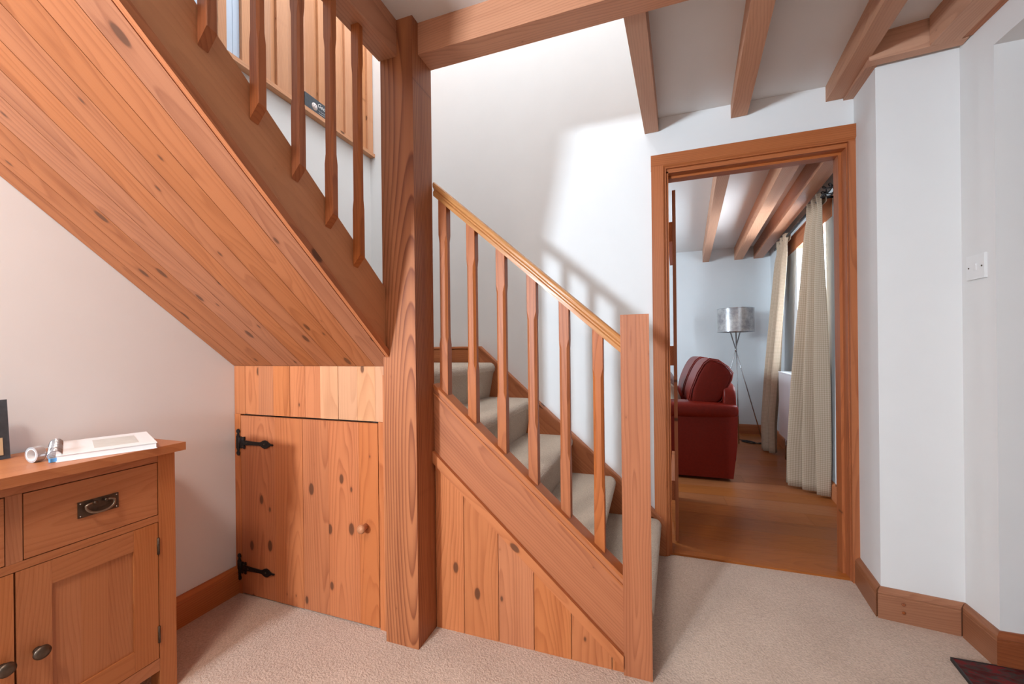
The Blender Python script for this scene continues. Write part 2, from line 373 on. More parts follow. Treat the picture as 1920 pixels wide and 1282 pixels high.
# skirtings
SK = [(0, 0), (.020, 0), (.020, .092), (.0185, .094), (.0185, .099), (.020, .101), (.018, .109), (.011, .117), (.006, .121), (0, .121)]
def skirt(name, p0, p1, out, mat=SKIRT, **k):
    return tag(sweep(name, SK, (*p0, 0), (*p1, 0), (*out, 0), mat, **k), kind='structure')
skirt('baseboard_left', (XL, 1.30), (XL, -2.0), (1, 0), PINE)
dx, dy = .875-.907, 2.0-YF
skirt('baseboard_right', (.905, 2.245), (.875, 2.0), (-1, -.12), SKIRT, cut1=-.75)
skirt('baseboard_jog', (.875, 2.0), (XR, 1.965), (-.14, -1), SKIRT, cut0=-.75, cut1=1)
skirt('baseboard_pier', (XR, 1.965), (XR, 1.81), (-1, 0), SKIRT, cut0=1, cut1=-1)
skirt('baseboard_alcove', (XR, 1.81), (3.2, 1.81), (0, -1), SKIRT_RED, cut0=-1)
for px in ((.93, .077), (.93, .045)):
    M0 = frame((px[0], 1.992-(px[0]-.875)*.146-.0195, px[1]), (-.14, -1, 0), (1, 0, 0))
    lathe('peg', [(0, .006), (.0025, .006), (.003, .004)], M0.translation, (-.14, -1, 0), SKIRT_RED, bpy.data.objects['baseboard_jog'], 10)
# landing skirting on the door wall above the stairs
tag(sweep('baseboard_landing', [(0, 0), (.018, 0), (.018, .078), (.012, .083), (.020, .087), (.020, .095), (.012, .099), (0, .099)], (XL, YF, 1.015), (-.977, YF, 1.015), (0, -1, 0), PINE), kind='structure')

# doorway lining and architraves
dr = tag(wbox('door_1', (.085, 2.252, 0), (.105, 2.388, 2.02), PINE_CLEAR, None, .001), kind='structure')
def dpart(n, lo, hi, mat=PINE_CLEAR, bv=.003, **k): return wbox(n, lo, hi, mat, dr, bv, **k)
dpart('jamb', (.873, 2.252, 0), (.893, 2.388, 2.02)); dpart('head_lining', (.085, 2.252, 2.012), (.893, 2.388, 2.032))
dpart('door_stop', (.861, 2.30, 0), (.8729, 2.335, 2.0)); dpart('door_stop', (.1051, 2.30, 2.0), (.8729, 2.335, 2.0119))
ARC = [(0, 0), (.024, 0), (.024, .058), (.019, .064), (.014, .068), (.014, .074), (0, .074)]
def arch(n, p0, p1, inner, **k):
    return sweep(n, ARC, p0, p1, (0, -1, 0), PINE_CLEAR, dr, up=inner, **k)
arch('architrave', (.020, 2.252, .0), (.020, 2.252, 2.105), (1, 0, 0))
wbox('architrave', (.877, 2.236, 0), (.9045, 2.252, 2.032), PINE_CLEAR, dr, .003)
arch('head_architrave', (.905, 2.2515, 2.106), (.019, 2.2515, 2.106), (0, 0, -1))
tag(wbox('trim_1', (.105, 2.255, .0), (.873, 2.30, .010), LAMINATE, None, .003), kind='structure')

# ------------------------------------------------------------------ timber post and ceiling beams
post = thing('timber_post', (-.877, 1.32, 0), 'thick square pine post with bold arched grain beside the cupboard door', 'post')
wbox('shaft', (-.945, 1.255, 0), (-.805, 1.385, ZC), PINE_POST, post, .006, 2)
wbox('side_batten', (-.956, 1.262, .03), (-.9452, 1.285, 1.0), PINE, post, .002)
tag(wbox('trimmer_beam', (-.805, 1.293, 2.197), (XR, 1.384, ZC), PINE_BEAM, None, .004, 2), 'long pine beam spanning the ceiling from the timber post over the stairs', 'beam')
tag(wbox('landing_beam', (-.95, .235, 2.18), (-.872, 1.2545, ZC), PINE_BEAM, None, .004, 2), 'dark pine beam above the upper balusters running into the timber post', 'beam')
def joist(name, a, b, w, z0a, z0b, mat, label, grp=None, ztop=ZC):
    """joist between plan points a and b (left lower edge), width w, slightly sloping underside"""
    a, b = V((*a, 0)), V((*b, 0)); d = (b-a).normalized(); n = V((d.y, -d.x, 0))
    Lh = (b-a).length
    return tag(worldprism(name, [a+V((0, 0, z0a)), b+V((0, 0, z0b)), b+V((0, 0, ztop)), a+V((0, 0, ztop))], n*w, mat, d, None, .005, 2), label, 'beam', grp)
joist('ceiling_joist', (-.070, 1.386), (-.010, YF), .070, 2.203, 2.243, PINE_JOIST, 'pine ceiling joist edging the stairwell opening, nearest the staircase wall')
joist('ceiling_joist', (.315, 1.386), (.402, YF), .072, 2.203, 2.245, PINE_JOIST, 'pine ceiling joist above the middle of the door head')
joist('ceiling_joist', (.715, 1.386), (.800, YF), .068, 2.203, 2.243, PINE_JOIST, 'pine ceiling joist ending at the wall corner over the right door jamb')
wp = thing('wall_plate', (.88, 2.1, 2.2), 'stepped pine wall plate trimming the ceiling corner around the white wall', 'wall plate')
worldprism('plate', [(.868, YF, 2.235), (.838, 1.985, 2.212), (.838, 1.985, ZC), (.868, YF, ZC)], (.038, 0, 0), PINE_JOIST, (-.1, -1, 0), wp, .003)
worldprism('plate', [(.838, 1.986, 2.212), (1.114, 1.946, 2.205), (1.114, 1.946, ZC), (.838, 1.986, ZC)], (-.006, -.042, 0), PINE_JOIST, (1, -.14, 0), wp, .003)
worldprism('plate', [(1.088, 1.90, 2.206), (1.088, 1.386, 2.206), (1.088, 1.386, ZC), (1.088, 1.90, ZC)], (.026, 0, 0), PINE, (0, 1, 0), wp, .002)
joist('ceiling_joist', (.998, 1.386), (1.0, 1.91), .087, 2.20, 2.204, PINE_JOIST, 'short pine ceiling joist against the right wall above the light switch')

cl = thing('added_ceiling_lamp', (-.95, -.30, ZC), 'flush white ceiling lamp added out of view on the hall ceiling', 'lamp')  # fixture added to go with the overhead fill
lathe('base', [(0, .17), (.02, .17), (.03, .16)], (-.95, -.30, ZC-.0005), (0, 0, -1), WHITE, cl, 32)
# ------------------------------------------------------------------ lower flight
SL = .882
def zt(x): return .942-SL*(x+.8)          # outer string top edge
def zm(x): return .686-SL*(x+.792)        # top of the spandrel moulding
st = thing('staircase', (-.4, 1.8, 0), 'pine staircase with cream carpeted steps, square newel and slim balusters', 'staircase')
ft = (1, 0, -SL)
worldprism('outer_string', [(-.8045, 1.381, zt(-.8045)), (-.09, 1.381, zt(-.09)), (-.09, 1.381, zm(-.09)-.03), (-.8045, 1.381, zm(-.8045)-.03)], (0, .042, 0), PINE_CLEAR, ft, st, .002)
def cap(n, z0, z1, y0, y1, mat=PINE): 
    return worldprism(n, [(-.8045, y0, zt(-.8045)+z0), (-.0905, y0, zt(-.0905)+z0), (-.0905, y0, zt(-.0905)+z1), (-.8045, y0, zt(-.8045)+z1)], (0, y1-y0, 0), mat, ft, st, .003)
cap('string_capping', .0, .014, 1.376, 1.440); cap('string_bead', -.028, -.018, 1.3765, 1.3815)
worldprism('spandrel_moulding', [(-.8045, 1.3805, zm(-.8045)), (-.0905, 1.3805, zm(-.0905)), (-.0905, 1.3805, zm(-.0905)-.044), (-.8045, 1.3805, zm(-.8045)-.044)], (0, -.017, 0), PINE, ft, st, .006, 2)
xs = [-.8045, -.682, -.541, -.404, -.268, -.13, -.0905]
for a, b in zip(xs, xs[1:]):
    a += .0012; b -= .0012; t = lambda x: zm(x)-.025
    poly = [(a, 1.3835, 0), (b, 1.3835, 0), (b, 1.3835, max(t(b), .002)), (a, 1.3835, t(a))]
    worldprism('board', poly, (0, .014, 0), PINE, (0, 0, 1), st, .003)
wbox('spandrel_backing', (-.80, 1.398, 0), (-.62, 1.402, .55), DARKGAP, st, 0)
nw = wbox('newel_post', (-.0905, 1.372, 0), (.0005, 1.463, 1.203), PINE_CLEAR, st, .007, 2)
def zr(x): return 1.765-SL*(x+.808)
hp = [(-.026, -.056), (.026, -.056), (.027, -.040), (.021, -.034), (.021, -.029), (.029, -.022), (.030, -.012), (.026, -.003), (.012, .002), (-.012, .002), (-.026, -.003), (-.030, -.012), (-.029, -.022), (-.021, -.029), (-.021, -.034), (-.027, -.040)]
hp = [(y, z*.76) for y, z in hp]
RAILM = wood('pine_rail', (.56, .26, .10), (.38, .14, .048), contrast=.5, knots=.5, rough=.25)
Mr = frame((-.8045, 1.418, zr(-.8045)), ft, (0, 1, 0)); Mi = Mr.inverted(); bm = bmesh.new()
ra = [bm.verts.new(Mi @ V((-.8045, 1.418-y, zr(-.8045)+z*1.333))) for y, z in hp]; rb = [bm.verts.new(Mi @ V((-.0905, 1.418-y, zr(-.0905)+z*1.333))) for y, z in hp]
bm.faces.new(ra); bm.faces.new(rb[::-1])
for k in range(len(hp)): bm.faces.new((ra[k], ra[(k+1) % len(hp)], rb[(k+1) % len(hp)], rb[k]))
finish(bm, 'handrail', RAILM, st, Mr)
def baluster_bm(w, zb0, zb1, zt0, zt1, top_w, bot_w, cutx=0., d=None):
    """square spindle with stop-chamfered middle; local X up. zb0/zb1: bottom z at -x/+x side; zt0/zt1: top; cutx bevels the outer bottom edge"""
    h = w/2; g = (d or w)/2; bm = bmesh.new(); zb, zt_ = max(zb0, zb1), min(zt0, zt1)
    def ring(z, c, z2=None):
        pts = [(-h, -g+c), (-h+c, -g), (h-c, -g), (h, -g+c), (h, g-c), (h-c, g), (-h+c, g), (-h, g-c)]
        return [bm.verts.new((z(x, y) if callable(z) else z, x, y)) for x, y in pts]
    e = .0015; ch = w*.24
    R = [ring(lambda x, y: zb0+(zb1-zb0)*(x+h)/w+cutx*(y+g)/(2*g), e), ring(zb+bot_w, e), ring(zb+bot_w+.03, ch), ring(zt_-top_w-.03, ch), ring(zt_-top_w, e), ring(lambda x, y: zt0+(zt1-zt0)*(x+h)/w, e)]
    for A, B in zip(R, R[1:]):
        for k in range(8): bm.faces.new((A[k], A[(k+1) % 8], B[(k+1) % 8], B[k]))
    bm.faces.new(R[0]); bm.faces.new(R[-1][::-1]); return bm
for x in (-.770, -.649, -.527, -.4065, -.287, -.169):
    M = frame((x, 1.418, 0), (0, 0, 1), (1, 0, 0))
    finish(baluster_bm(.036, zt(x-.018)+.013, zt(x+.018)+.013, zr(x-.018)-.040, zr(x+.018)-.040, .125, .17), 'baluster', PINE_CLEAR, st, M)
NX = [.052, -.178, -.411, -.645, -.876]; NZ = [.192, .395, .602, .808, 1.015]
def step_poly(xn, z, zb, back):
    p = [(back, zb), (xn-.040, zb), (xn-.012, z-.062), (xn-.002, z-.048)]
    for k in range(7):
        a = -math.pi*.12+k*(math.pi*.62)/6
        p.append((xn-.034+.034*math.cos(a), z-.034+.034*math.sin(a)))
    p += [(xn-.06, z), (back, z)]
    return p
for i, (xn, z) in enumerate(zip(NX, NZ)):
    zb = NZ[i-1]-.002 if i else 0
    poly = step_poly(xn, z, zb, xn-.30 if i < 4 else XL+.002)
    bm = bmesh.new(); y0, y1 = (1.4235, 2.2245) if i < 4 else (1.389, 2.2245)
    if i == 0: y0 = 1.4645
    near = step_poly(.006, z, zb, xn-.30) if i == 0 else poly      # the bottom nosing tapers in behind the newel
    a = [bm.verts.new((x, y0, w)) for x, w in near]; b = [bm.verts.new((x, y1, w)) for x, w in poly]
    bm.faces.new(a); bm.faces.new(b[::-1])
    for k in range(len(poly)): bm.faces.new((a[k], a[(k+1) % len(poly)], b[(k+1) % len(poly)], b[k]))
    o = finish(bm, 'carpeted_step' if i < 4 else 'landing', STAIRCARPET, st)
    for p in o.data.polygons: p.use_smooth = len(p.vertices) == 4
    o.data.set_sharp_from_angle(angle=.7)
ws = [(-.977, 2.225, 1.114), (.052, 2.225, .201), (.066, 2.225, .178), (.072, 2.225, .15), (.072, 2.225, 0), (-.2, 2.225, 0), (-.977, 2.225, .70)]
worldprism('wall_string', ws, (0, .0345, 0), PINE, ft, st, .003)
worldprism('wall_string_bead', [(-.977, 2.220, 1.114), (.052, 2.220, .201), (.052, 2.220, .190), (-.977, 2.220, 1.103)], (0, .006, 0), PINE, ft, st, .002)

# ------------------------------------------------------------------ upper flight
US = .85
def zs(y): return 1.030+US*(1.30-y)        # soffit
def zu(y): return 1.345+.815*(1.231-y)     # string top
uf = thing('upper_stair_flight', (-1.37, .9, 1.0), 'upper stair flight with pine boarded soffit sloping up over the white wall', 'staircase')
Y0, Y1 = 1.2975, -.21
EX = [-1.789, -1.722, -1.640, -1.552, -1.458, -1.375, -1.292, -1.200, -1.105, -1.018, -.936]
ud = (0, -1, US)
nrm = V((0, US, 1)).normalized()
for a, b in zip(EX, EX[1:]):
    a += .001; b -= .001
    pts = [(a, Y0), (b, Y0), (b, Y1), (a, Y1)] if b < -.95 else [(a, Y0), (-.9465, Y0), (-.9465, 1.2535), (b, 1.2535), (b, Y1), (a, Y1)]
    worldprism('soffit_board', [(x, y, zs(y)) for x, y in pts], nrm*.014, PINE_SHADED, ud, uf, .0055)
worldprism('soffit_backing', [(EX[0], Y0, zs(Y0)+.018), (-.948, Y0, zs(Y0)+.018), (-.948, Y1, zs(Y1)+.018), (EX[0], Y1, zs(Y1)+.018)], (0, 0, .004), DARKGAP, ud, uf, 0)
YE = 1.2535
def sp(y0, y1, lo, hi, x0, x1, n, mat=PINE, bv=.002, seg=1):
    return worldprism(n, [(x0, y0, lo(y0)), (x0, y1, lo(y1)), (x0, y1, hi(y1)), (x0, y0, hi(y0))], (x1-x0, 0, 0), mat, ud, uf, bv, seg)
STRINGM = wood('pine_string', (.60, .27, .13), (.43, .17, .075), contrast=.3, knots=.5, var=.03)
sp(YE, Y1, lambda y: zs(y)+.012, zu, -.966, -.932, 'outer_string', STRINGM)
sp(YE, Y1, lambda y: zs(y)-.002, lambda y: zs(y)+.026, -.9318, -.918, 'soffit_edge_moulding', PINE, .005, 2)
for k in range(6):
    yn = 1.400-.236*k; z = 1.215+.2*k
    poly = [(yn-p, w) for p, w in ((.020, z-.19), (.012, z-.062), (.003, z-.045), (0, z-.030), (.008, z-.010), (.024, z), (.262, z), (.262, z-.012), (.035, z-.19))]
    bm = bmesh.new()
    a = [bm.verts.new((-1.787, y, w)) for y, w in poly]; b = [bm.verts.new((-.9665, y, w)) for y, w in poly]
    bm.faces.new(a); bm.faces.new(b[::-1])
    for j in range(len(poly)): bm.faces.new((a[j], a[(j+1) % len(poly)], b[(j+1) % len(poly)], b[j]))
    finish(bm, 'carpeted_step', STAIRCARPET, uf)
for k in range(7):
    y = 1.093-.120*k; w = .023
    M = frame((-.9155, y, 0), (0, 0, 1), (0, -1, 0))   # local Y = -world Y, local Z = world +X
    zb = zu(y)-.085
    finish(baluster_bm(w, zb, zb+.004, 2.181, 2.181, .13, .19, .035, .031), 'baluster', PINE_CLEAR, uf, M)

# pine boarded partition high on the left wall, pale blue boards beside it
pt = thing('pine_partition', (XL, 1.8, 2.42), 'pine boarded partition on a sill high above the stair landing', 'partition')
wbox('sill', (XL+.001, .7, 2.408), (XL+.040, 2.258, 2.430), PINE_PALE, pt, .003)
bE = [1.435, 1.482, 1.516, 1.582, 1.622, 1.695, 1.784, 1.830, 1.872, 1.938, 1.994, 2.050, 2.089, 2.149, 2.200, 2.256]
for i, (a, b) in enumerate(zip(bE, bE[1:])):
    wbox('board', (XL+.001, a+.001, 2.4305), (XL+(.014 if i % 2 else .028), b-.001, 4.2), PINE_PALE, pt, .003)
wbox('board', (XL+.001, 1.333, 2.4305), (XL+.028, 1.397, 4.2), PINE_PALE, pt, .003)
wbox('board', (XL+.001, 1.225, 2.4305), (XL+.028, 1.262, 4.2), PINE_PALE, pt, .003)
for a, b in ((.95, 1.10), (1.10, 1.225), (1.262, 1.300), (1.300, 1.333), (1.397, 1.435)):
    for z0, z1 in ((2.4305, 2.72), (2.72, 4.2)):
        wbox('painted_panel', (XL+.001, a+.001, z0+.001), (XL+.012, b-.001, z1-.001), BLUE, pt, .002)
# slate sign on that sill
sg = thing('slate_sign', (XL+.034, 1.80, 2.431), 'small dark slate sign with white lettering and pale dog face on pine sill', 'sign')
SGM = frame((XL+.032, 1.905, 2.4305), (0, -1, 0), (0.06, 0, 1))
wbox('plaque', (XL+.0295, 1.680, 2.4308), (XL+.0365, 1.905, 2.508), SLATE, sg, .001)
lathe('dog_face', [(0, .020), (.0008, .020)], (XL+.0366, 1.745, 2.462), (1, 0, 0), plain('pale_pink_paint', (.7, .6, .57), .7), sg, 20)
for dy, dz in ((-.006, .006), (.006, .006), (0, -.002)):
    lathe('dog_eye' if dz > 0 else 'dog_nose', [(0, .0022), (.0005, .0022)], (XL+.0375, 1.745+dy, 2.466+dz), (1, 0, 0), CABLE, sg, 8)
def text(name, s, size, O, ux, uy, mat, parent, shear=0):
    cu = bpy.data.curves.new(name, 'FONT'); cu.body = s; cu.size = size; cu.shear = shear; cu.extrude = .0003
    t = bpy.data.objects.new(name, cu); C.objects.link(t)
    bpy.context.view_layer.update()
    me = bpy.data.meshes.new_from_object(t.evaluated_get(bpy.context.evaluated_depsgraph_get()))
    bpy.data.objects.remove(t); me.materials.append(mat)
    return link(bpy.data.objects.new(name, me), parent, frame(O, ux, uy))
text('lettering', 'George', .032, (XL+.0372, 1.764, 2.474), (0, 1, 0), (0, 0, 1), CHALK, sg, .35)
for j, (z, y0, y1) in enumerate(((2.455, 1.772, 1.895), (2.442, 1.775, 1.888))):     # two small chalk lines, too small to read
    n = 44; pts = [(XL+.0372, y0+(y1-y0)*i/n, z+.0036*math.sin(i*1.9+j)*math.cos(i*.73)) for i in range(n+1)]
    tube('small_lettering', pts, .0007, CHALK, sg, 4)

# ------------------------------------------------------------------ cupboard under the stairs
YC = 1.300
cu = thing('understair_cupboard', (-1.37, YC, 0), 'pine boarded cupboard under the stairs with strap hinged plank door', 'cupboard')
for a, b in zip(EX[:-1], EX[1:]):
    d = random.choice((0, .0008, .0015))
    wbox('header_board', (a+.0006, YC-d, .8145), (min(b, -.957)-.0006, YC+.016, zs(YC)+.0012), PINE_PALE if a > -1.3 else PINE, cu, .004)
wbox('frame_stile', (-1.789, YC-.001, 0), (-1.7535, YC+.018, .8135), PINE, cu, .002)
wbox('frame_stile', (-1.0055, YC-.001, 0), (-.957, YC+.018, .8135), PINE, cu, .002)
door = wbox('door', (-1.751, YC+.014, .006), (-1.008, YC+.018, .807), DARKGAP, cu, 0)
dE = [-1.7505, -1.545, -1.39, -1.255, -1.10, -1.0085]
for a, b in zip(dE, dE[1:]):
    d = random.choice((0, .0008, .0014))
    wbox('plank', (a+.0003, YC-.001-d, .006), (b-.0003, YC+.0138, .807), PINE_DOOR, door, .003)
def strap_hinge(z):
    y = YC-.0028
    bm = bmesh.new()
    def plate(pts, y0, y1):
        a = [bm.verts.new((p[0], y0, p[1])) for p in pts]; b = [bm.verts.new((p[0], y1, p[1])) for p in pts]
        bm.faces.new(a); bm.faces.new(b[::-1]); n = len(pts)
        for i in range(n): bm.faces.new((a[i], a[(i+1) % n], b[(i+1) % n], b[i]))
    x = -1.7525
    post_ = []          # wavy vertical leaf
    prof = [(-.060, .004), (-.054, .011), (-.046, .012), (-.040, .006), (-.032, .008), (-.027, .013), (.027, .013), (.032, .008), (.040, .006), (.046, .012), (.054, .011), (.060, .004)]
    plate([(x-.010-w, z+h) for h, w in prof]+[(x-.010+w*.75, z+h) for h, w in reversed(prof)], y, y-.003)
    # scalloped knuckle plate
    sc = [(x-.004, .026), (x+.004, .021), (x+.010, .027), (x+.017, .020), (x+.024, .027), (x+.031, .027), (x+.032, .014), (x+.027, .011), (x+.033, .0), (x+.027, -.011), (x+.032, -.014), (x+.031, -.027), (x+.024, -.027), (x+.017, -.020), (x+.010, -.027), (x+.004, -.021), (x-.004, -.026)]
    plate([(a, z+h) for a, h in sc], y-.0005, y-.0045)
    # strap and spear point
    sp_ = [(.030, .0105), (.075, .0085), (.115, .0072), (.128, .009), (.140, .016), (.152, .0185), (.163, .016), (.174, .009), (.184, .004), (.197, .0035), (.200, .0)]
    plate([(x+a, z+h) for a, h in sp_]+[(x+a, z-h) for a, h in reversed(sp_[:-1])], y-.0002, y-.0042)
    o = finish(bm, 'strap_hinge', IRON, door)
    tube('hinge_pin', [(x-.001, y-.004, z-.024), (x-.001, y-.004, z+.024)], .0042, IRON, o, 8)
    for a, h in ((.020, .017), (.020, -.017), (.045, 0), (.150, 0), (-.016, .034), (-.016, -.034)):
        lathe('screw', [(0, .0036), (.0015, .003), (.002, .0015)], (x+a, y-.0042 if a > 0 else y-.003, z+h), (0, -1, 0), BRONZE, o, 8)
strap_hinge(.686); strap_hinge(.122)
lathe('knob', [(0, .012), (.010, .0105), (.016, .013), (.022, .0165), (.030, .0175), (.036, .0145), (.040, .008), (.041, .002)], (-1.068, YC-.002, .397), (0, -1, 0), KNOBWOOD, door, 20)

# ------------------------------------------------------------------ sideboard against the left wall
CX, CE, CB = -1.478, .872, -1.772        # front plane, far end, back
CW0 = CE-.70
sb = thing('sideboard', (-1.62, .52, 0), 'oak sideboard with drawers over panelled doors and dark bronze handles', 'sideboard')
TZ = .800
def cb(n, lo, hi, bv=.002, mat=OAK, parent=None, **k): return wbox(n, lo, hi, mat, parent or sb, bv, **k)
cb('top', (CB, CW0-.02, TZ-.026), (CX+.034, CE+.013, TZ), .008, seg=3)
cb('end_panel', (CB+.005, CE-.020, .05), (CX-.046, CE-.002, TZ-.027)); cb('end_panel', (CB+.005, CW0+.002, .05), (CX-.046, CW0+.020, TZ-.027))
cb('leg', (CX-.045, CE-.047, 0), (CX, CE, TZ-.027), .003); cb('leg', (CX-.045, CW0, 0), (CX, CW0+.047, TZ-.027), .003)
cb('back_leg', (CB+.004, CE-.047, 0), (CB+.04, CE-.021, .05)); cb('back_leg', (CB+.004, CW0+.021, 0), (CB+.04, CW0+.047, .05))
ym = (CE+CW0)/2
cb('top_rail', (CX-.03, CW0+.0475, .747), (CX-.001, CE-.0475, TZ-.027)); cb('middle_rail', (CX-.03, CW0+.0475, .5575), (CX-.001, CE-.0475, .5785)); cb('bottom_rail', (CX-.03, CW0+.0475, .085), (CX-.001, CE-.0475, .124))
cb('centre_stile', (CX-.03, ym-.014, .579), (CX-.001, ym+.014, .7465))
cb('carcass', (CB+.006, CW0+.021, .09), (CX-.034, CE-.021, .77), 0, DARKGAP)
def drawer(y0, y1):
    d = cb('drawer', (CX-.022, y0+.002, .581), (CX-.0005, y1-.002, .7445), .0015)
    yc = (y0+y1)/2; zc = .664; x = CX
    p = wbox('handle_plate', (x-.0004, yc-.044, zc-.022), (x+.0022, yc+.044, zc+.022), BRONZE, d, .001)
    pts = [(x+.010+.006*math.sin(math.pi*i/16), yc-.031*math.cos(math.pi*i/16), zc+.008-.023*math.sin(math.pi*i/16)**.75) for i in range(17)]
    pts = [(x+.008, yc-.012, zc+.013), (x+.009, yc-.024, zc+.012)]+pts+[(x+.009, yc+.024, zc+.012), (x+.008, yc+.012, zc+.013)]
    tube('bail_handle', pts, .0032, BAIL, d, 8)
    for s in (-1, 1):
        lathe('handle_stud', [(0, .0045), (.006, .0035), (.010, .0052), (.013, .003)], (x+.002, yc+s*.012, zc+.013), (1, 0, 0), BRONZE, d, 10)
        for t in (-1, 1):
            lathe('nail', [(0, .0022), (.0012, .0018), (.0016, .0006)], (x+.0022, yc+s*.039, zc+t*.017), (1, 0, 0), CHROME, d, 8)
def cdoor(y0, y1, hinge_far):
    y0 += .002; y1 -= .002; z0, z1 = .126, .5555; w = .062; x = CX
    d = cb('door', (x-.014, y0+w-.006, z0+w-.006), (x-.0085, y1-w+.006, z1-w+.006), 0)
    for a, b in ((y0, y0+w), (y1-w, y1)): cb('stile', (x-.020, a, z0), (x-.0005, b, z1), .002, OAK, d)
    for a, b in ((z0, z0+w), (z1-w, z1)): cb('rail', (x-.020, y0+w+.0003, a), (x-.0008, y1-w-.0003, b), .002, OAK, d)
    n = 3; q = (y1-y0-2*w-.0004)/n
    for i in range(n): cb('panel_stave', (x-.0085, y0+w+.0002+q*i, z0+w), (x-.007, y0+w+.0002+q*(i+1), z1-w), .0002, OAK, d)
    ky = y0+.035 if hinge_far else y1-.020
    lathe('door_knob', [(0, .009), (.004, .008), (.010, .0055), (.016, .010), (.020, .0165), (.025, .016), (.028, .009), (.0285, .002)], (x, ky, .340), (1, 0, 0), BRONZE, d, 18)
    hy = y1+.0005 if hinge_far else y0-.0005
    for hz in (z1-.075, z0+.075):
        tube('butt_hinge', [(x+.0015, hy, hz-.026), (x+.0015, hy, hz+.026)], .0034, BRONZE, d, 8)
drawer(ym+.014, CE-.0475); drawer(CW0+.0475, ym-.014)
cdoor(ym, CE-.0475, True); cdoor(CW0+.0475, ym, False)
# visitors' book, tape and picture on the sideboard
bu = V((.388, .922, 0)).normalized(); bvv = V((-bu.y, bu.x, 0)); BO = V((-1.512, .607, TZ))
nb = thing('spiral_notebook', BO+bu*.1, 'white spiral bound notebook lying on the oak sideboard', 'notebook')
def nbox(n, u0, u1, v0, v1, z0, z1, mat, bv=.001): return worldprism(n, [BO+bu*a+bvv*b+V((0, 0, z0)) for a, b in ((u0, v0), (u1, v0), (u1, v1), (u0, v1))], (0, 0, z1-z0), mat, bu, nb, bv)
nbox('back_cover', .002, .207, 0, .255, .0005, .002, PAPER); nbox('pages', .004, .205, .002, .253, .0022, .0165, PAPER, .0015); nbox('front_cover', .002, .207, 0, .255, .0168, .0186, PAPER)
nbox('cover_print', .075, .170, .045, .20, .0187, .0190, PRINT, 0)
pts = []
for i in range(18*12+1):
    a = i/12*2*math.pi; p = BO+bu*(.000+.014*math.cos(a))+bvv*(.008+.24*i/216)+V((0, 0, .0165+.0145*math.sin(a))); pts.append(p)
tube('spiral_binding', pts, .0015, CHROME, nb, 5)
wbox('blue_tab', (0, 0, 0), (.001, .001, .001), BLUEP, nb, 0).matrix_basis = Matrix.Translation(BO+bu*(-.002)+bvv*.012+V((0, 0, .006))) @ Matrix.Diagonal((9, 16, 9, 1))
tp = BO+bu*(-.034)+bvv*.055
ax = (bu*.75+bvv*.5).normalized()
tpo = thing('tape_roll', (tp.x, tp.y, TZ), 'roll of clear sticky tape beside the spiral notebook', 'tape')
Mt = frame((tp.x, tp.y, TZ+.0215), ax, (0, 0, 1))
def ring_part(n, r0, r1, w, mat):
    bm = bmesh.new(); k = 28; R = []
    for rr, h in ((r1, -w), (r1, w), (r0, w), (r0, -w)):
        R.append([bm.verts.new((h, rr*math.cos(i*2*math.pi/k), rr*math.sin(i*2*math.pi/k))) for i in range(k)])
    for j in range(4):
        for i in range(k): bm.faces.new((R[j][i], R[j][(i+1) % k], R[(j+1) % 4][(i+1) % k], R[(j+1) % 4][i]))
    return finish(bm, n, mat, tpo, Mt, False)
ring_part('tape', .0165, .021, .0095, TAPE); ring_part('core', .0145, .0163, .0097, WHITE)
pf = thing('slate_plaque', (-1.715, .54, TZ), 'dark slate plaque with brown disc and cream label on the sideboard', 'plaque')
Mp = frame((-1.705, .462, TZ+.0006), (0, 1, 0), (-.10, 0, 1))
def pl(n, x0, x1, y0, y1, z0, z1, mat, bv):
    bm = box_bm((x0, y0, z0), (x1, y1, z1)); bev(bm, bv); return finish(bm, n, mat, pf, Mp)
pl('slab', 0, .135, 0, .166, -.016, 0, SLATE, .003); pl('label', .018, .122, .012, .060, .0001, .0018, CREAM, .0006)
lathe('disc', [(0, .046), (.003, .045), (.004, .040), (.0045, .002)], Mp @ V((.070, .107, .0)), Mp.to_3x3() @ V((0, 0, 1)), COPPER, pf, 32)

# ------------------------------------------------------------------ light switch, rug
sw = thing('light_switch', (XR, 1.886, 1.368), 'white single light switch on the narrow white wall pier', 'light switch')
wbox('plate', (XR-.009, 1.845, 1.325), (XR-.0002, 1.927, 1.412), WHITE, sw, .002, 2)
worldprism('rocker', [(XR-.009, 1.879, 1.356), (XR-.009, 1.879, 1.380), (XR-.0125, 1.879, 1.380), (XR-.0105, 1.879, 1.356)], (0, .014, 0), WHITE, (0, 0, 1), sw, .0005)
for yy in (1.856, 1.916): lathe('screw', [(0, .0032), (.0008, .003), (.001, .001)], (XR-.0091, yy, 1.368), (-1, 0, 0), BRONZE, sw, 8)
rg = thing('patterned_rug', (1.6, 1.2, 0), 'dark red patterned rug on the carpet in front of the alcove', 'rug')
prism('pile', [(0, 0), (1.25, .04), (1.33, -.8), (-.1, -.83)], .011, (.977, 1.786, .0005), (1, 0, 0), (0, 1, 0), RUG, rg, .004)
prism('bound_edge', [(-.004, .003), (1.254, .043), (1.254, .037), (.0, -.002), (-.1, -.83), (-.106, -.83)], .012, (.977, 1.786, .0004), (1, 0, 0), (0, 1, 0), CABLE, rg, .001)

